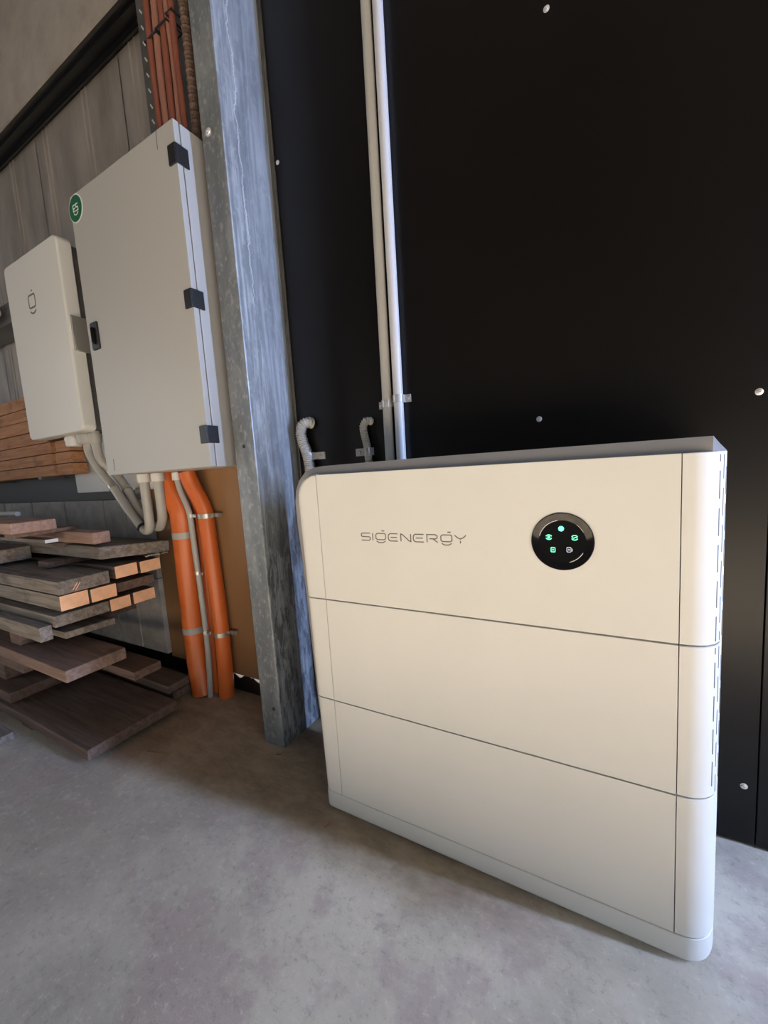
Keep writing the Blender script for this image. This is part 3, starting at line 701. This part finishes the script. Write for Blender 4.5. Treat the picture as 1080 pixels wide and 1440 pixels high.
board(X, .007, .084, .432, .479, 'dark', 'board with pale sawn end, left one of the lower back pair', end='endg')
board(X, .094, .183, .433, .480, 'dark', 'board with pale sawn end, right one of the lower back pair', end='endg')
board(X, -.149, -.059, .487, .542, 'grey', 'board with pale sawn end, leftmost and nearest of the pale ends', end='endg')
board(X, -.052, .038, .487, .538, 'grey', 'board with pale sawn end, second pale end from the left', end='endg')
board(X - .01, .045, .193, .4955, .532, 'dark', 'dark ended board between the two rows of pale ends', end='dark')
board(X + .005, -.150, .017, .5455, .594, 'grey', 'wide weathered board with cut marks lying over the two nearest pale ends', end='grey', bev=.004)
board(X, .040, .126, .552, .601, 'dark', 'board with pale cracked end, left one of the top pair of pale ends', end='endg')
board(X, .136, .221, .549, .598, 'dark', 'board with pale sawn end, right one of the top pair of pale ends', end='endg')
board(X, .005, .255, .626, .676, 'grey', 'broad dark weathered plank with rough split end on top of the pale ends', tilt=R(-4), bev=.007, skew=.05)
board(-1.65, -.135, .002, .612, .670, 'grey', 'grey weathered board set back at the left above the wide weathered one')
board(-1.10, .005, .068, .693, .740, 'pink', 'short ended pinkish batten on top of the dark weathered plank', bev=.006)
board(-1.30, -.072, -.026, .705, .720, 'grey', 'thin batten with pale grey end beside the pinkish batten', end='slot')
board(-1.30, -.168, -.024, .757, .799, 'pink', 'topmost pinkish board at the left of the stack', bev=.005)
for (y0_, z0_, y1_, z1_) in ((-.108, .553, -.090, .578), (-.100, .551, -.082, .576)):
    bm = BM(); tube(bm, [(-1.0448, y0_, z0_), (-1.0448, y1_, z1_)], .0016, 6); fb = [o for o in bpy.data.objects if 'cut marks' in o.get('label', '')][0]; under(fb, tag(link('cut_mark', bm, M['endg']), 'pale saw cut'))
dk = [o for o in bpy.data.objects if 'rough split end' in o.get('label', '')][0]
rn2 = random.Random(9); bm = BM()
for q_ in range(9):
    yy = .15 + .011 * q_; lathe(bm, [(0, -.004), (.006 + rn2.uniform(-.002, .003), 0), (0, .004)], (-1.019 + rn2.uniform(-.004, .004), yy, .622 - .0 + (yy - .13) * -.06 + rn2.uniform(-.002, .002)), (0, 0, 1), 7)
fl = under(dk, tag(link('bark_flake', bm, M['screw']), 'whitish flakes along the lower edge')); fl.matrix_parent_inverse = dk.matrix_basis.inverted()
# spacers between layers, across the stack
def bearer(x, y0, y1, z0, z1, mt, lb):
    o = link('timber_spacer', box(BM(), (-.045, -(y1 - y0) / 2, 0), (.045, (y1 - y0) / 2, z1 - z0), .002, 1), M[mt]); o.location = (x, (y0 + y1) / 2, z0)
    tag(o, lb, 'spacer', 'spacers in the timber stack')
for x, nth in ((-1.36, 'right'), (-2.6, 'left')):
    for y0, y1, z0, z1, lv in ((-.20, .25, 0, .0195, 'on the floor under the widest board'), (-.15, .10, .0605, .1855, 'on the widest board'), (-.15, .02, .1045, .2145, 'in the shadow above the widest board'), (-.18, .0, .2625, .2905, 'under the jutting pinkish board'), (-.19, .24, .3345, .3835, 'between lower and upper stack'), (.01, .25, .384, .4315, 'under the lower back pair of pale ends'), (-.06, .12, .602, .6255, 'under the broad weathered plank'), (.0, .07, .6745, .6925, 'under the pinkish batten'), (-.15, .06, .7405, .7565, 'under the topmost board')):
        if lv.startswith('on the widest') : y0, y1 = .035, .09
        bearer(x - .02 * (z0 > .6) - (.35 if z1 < .38 and z0 > .03 else 0), y0, y1, z0, z1, 'dark', 'dark timber spacer ' + lv + ', ' + ('nearer one' if nth == 'right' else 'farther one'))
# off-cut on the floor at the left edge of the picture
o = link('timber_offcut', box(BM(), (-.45, -.028, 0), (0, .028, .032), .004, 2), M['grey']); o.location = (-1.31, -.280, 0); tag(o, 'pale grey batten end on the floor at the left edge of the picture', 'offcut')
# white rod against the wall in the shade
o = link('white_rod', tube(BM(), [(-.9, 0, 0), (0, 0, 0)], .011, 14), M['cab_white'], smooth=True); o.location = (-1.72, -.0, .89)
o.location = (-1.75, .01, .8115); tag(o, 'thin white rod lying on the topmost pinkish board at the left edge', 'rod')
# upper stack on the girt: fresh timber, seen side on
zz = .9795; k = 0
rnd = random.Random(3)
shelf = link('timber_bracket', box(BM(), (-.02, -.10, -.012), (.02, .0, 0)), M['girt']); shelf.location = (-2.6, .289, .979); tag(shelf, 'steel bracket under the upper orange brown timber, farther one', 'bracket')
shelf = link('timber_bracket', box(BM(), (-.02, -.10, -.012), (.02, .0, 0)), M['girt']); shelf.location = (-1.95, .289, .979); tag(shelf, 'steel bracket under the upper orange brown timber, nearer one', 'bracket')
ordn = ['lowest', 'second lowest', 'third from the bottom', 'middle', 'third from the top', 'second highest', 'highest']
while k < 7:
    h = .0565 if k < 3 else .0625; xe = (-1.63 if k < 3 else -1.85) + rnd.uniform(-.02, .02)
    if k < 3:
        board(-1.80 + rnd.uniform(-.01, .01), .197, .272, zz, zz + h - .003, 'fresh', 'orange brown board left of the white box, %s of the upper stack' % ordn[k], grp='boards in the upper stack', length=1.5)
        board(-1.63 + rnd.uniform(-.012, .012), .195 + rnd.uniform(0, .01), .272, zz, zz + h - .003, 'fresh', 'short orange brown block under the white box, %s layer' % ordn[k], grp='boards in the upper stack', length=.145)
    else:
        board(xe, .197 + rnd.uniform(-.004, .006), .234 if k < 0 else .272, zz, zz + h - .003, 'fresh', 'orange brown board left of the white box, %s of the upper stack' % ordn[k], grp='boards in the upper stack', length=1.4)
    zz += h; k += 1
# rolled grey sheet on the girt behind the white box
o = link('rolled_sheet', tube(BM(), spline([(-.8, 0, 0), (-.5, .0, .01), (-.2, 0, -.005), (0, 0, 0)], 6), .04, 18, True, lambda i: .038 + .004 * math.sin(i * 1.7)), M['cab'], smooth=True)
o.location = (-2.20, .195, 1.86); tag(o, 'grey rolled sheet tied to the wall girt at the left edge', 'roll')
# debris on the floor
for (x, y, rz, l_, lb) in ((-.745, -.072, R(12), .05, 'thin pale wood splinter on the floor before the stack'), (-.02, -.045, R(70), .018, 'small straw chip on the floor at the battery foot'), (-.33, .10, R(20), .02, 'crumb of wood on the floor at the column foot')):
    bm = BM(); box(bm, (-l_ / 2, -.003, 0), (l_ / 2, .003, .003), .001, 1)
    o = link('wood_splinter', bm, M['fresh']); o.location = (x, y, 0.0); o.rotation_euler = (0, 0, rz); tag(o, lb, 'splinter')
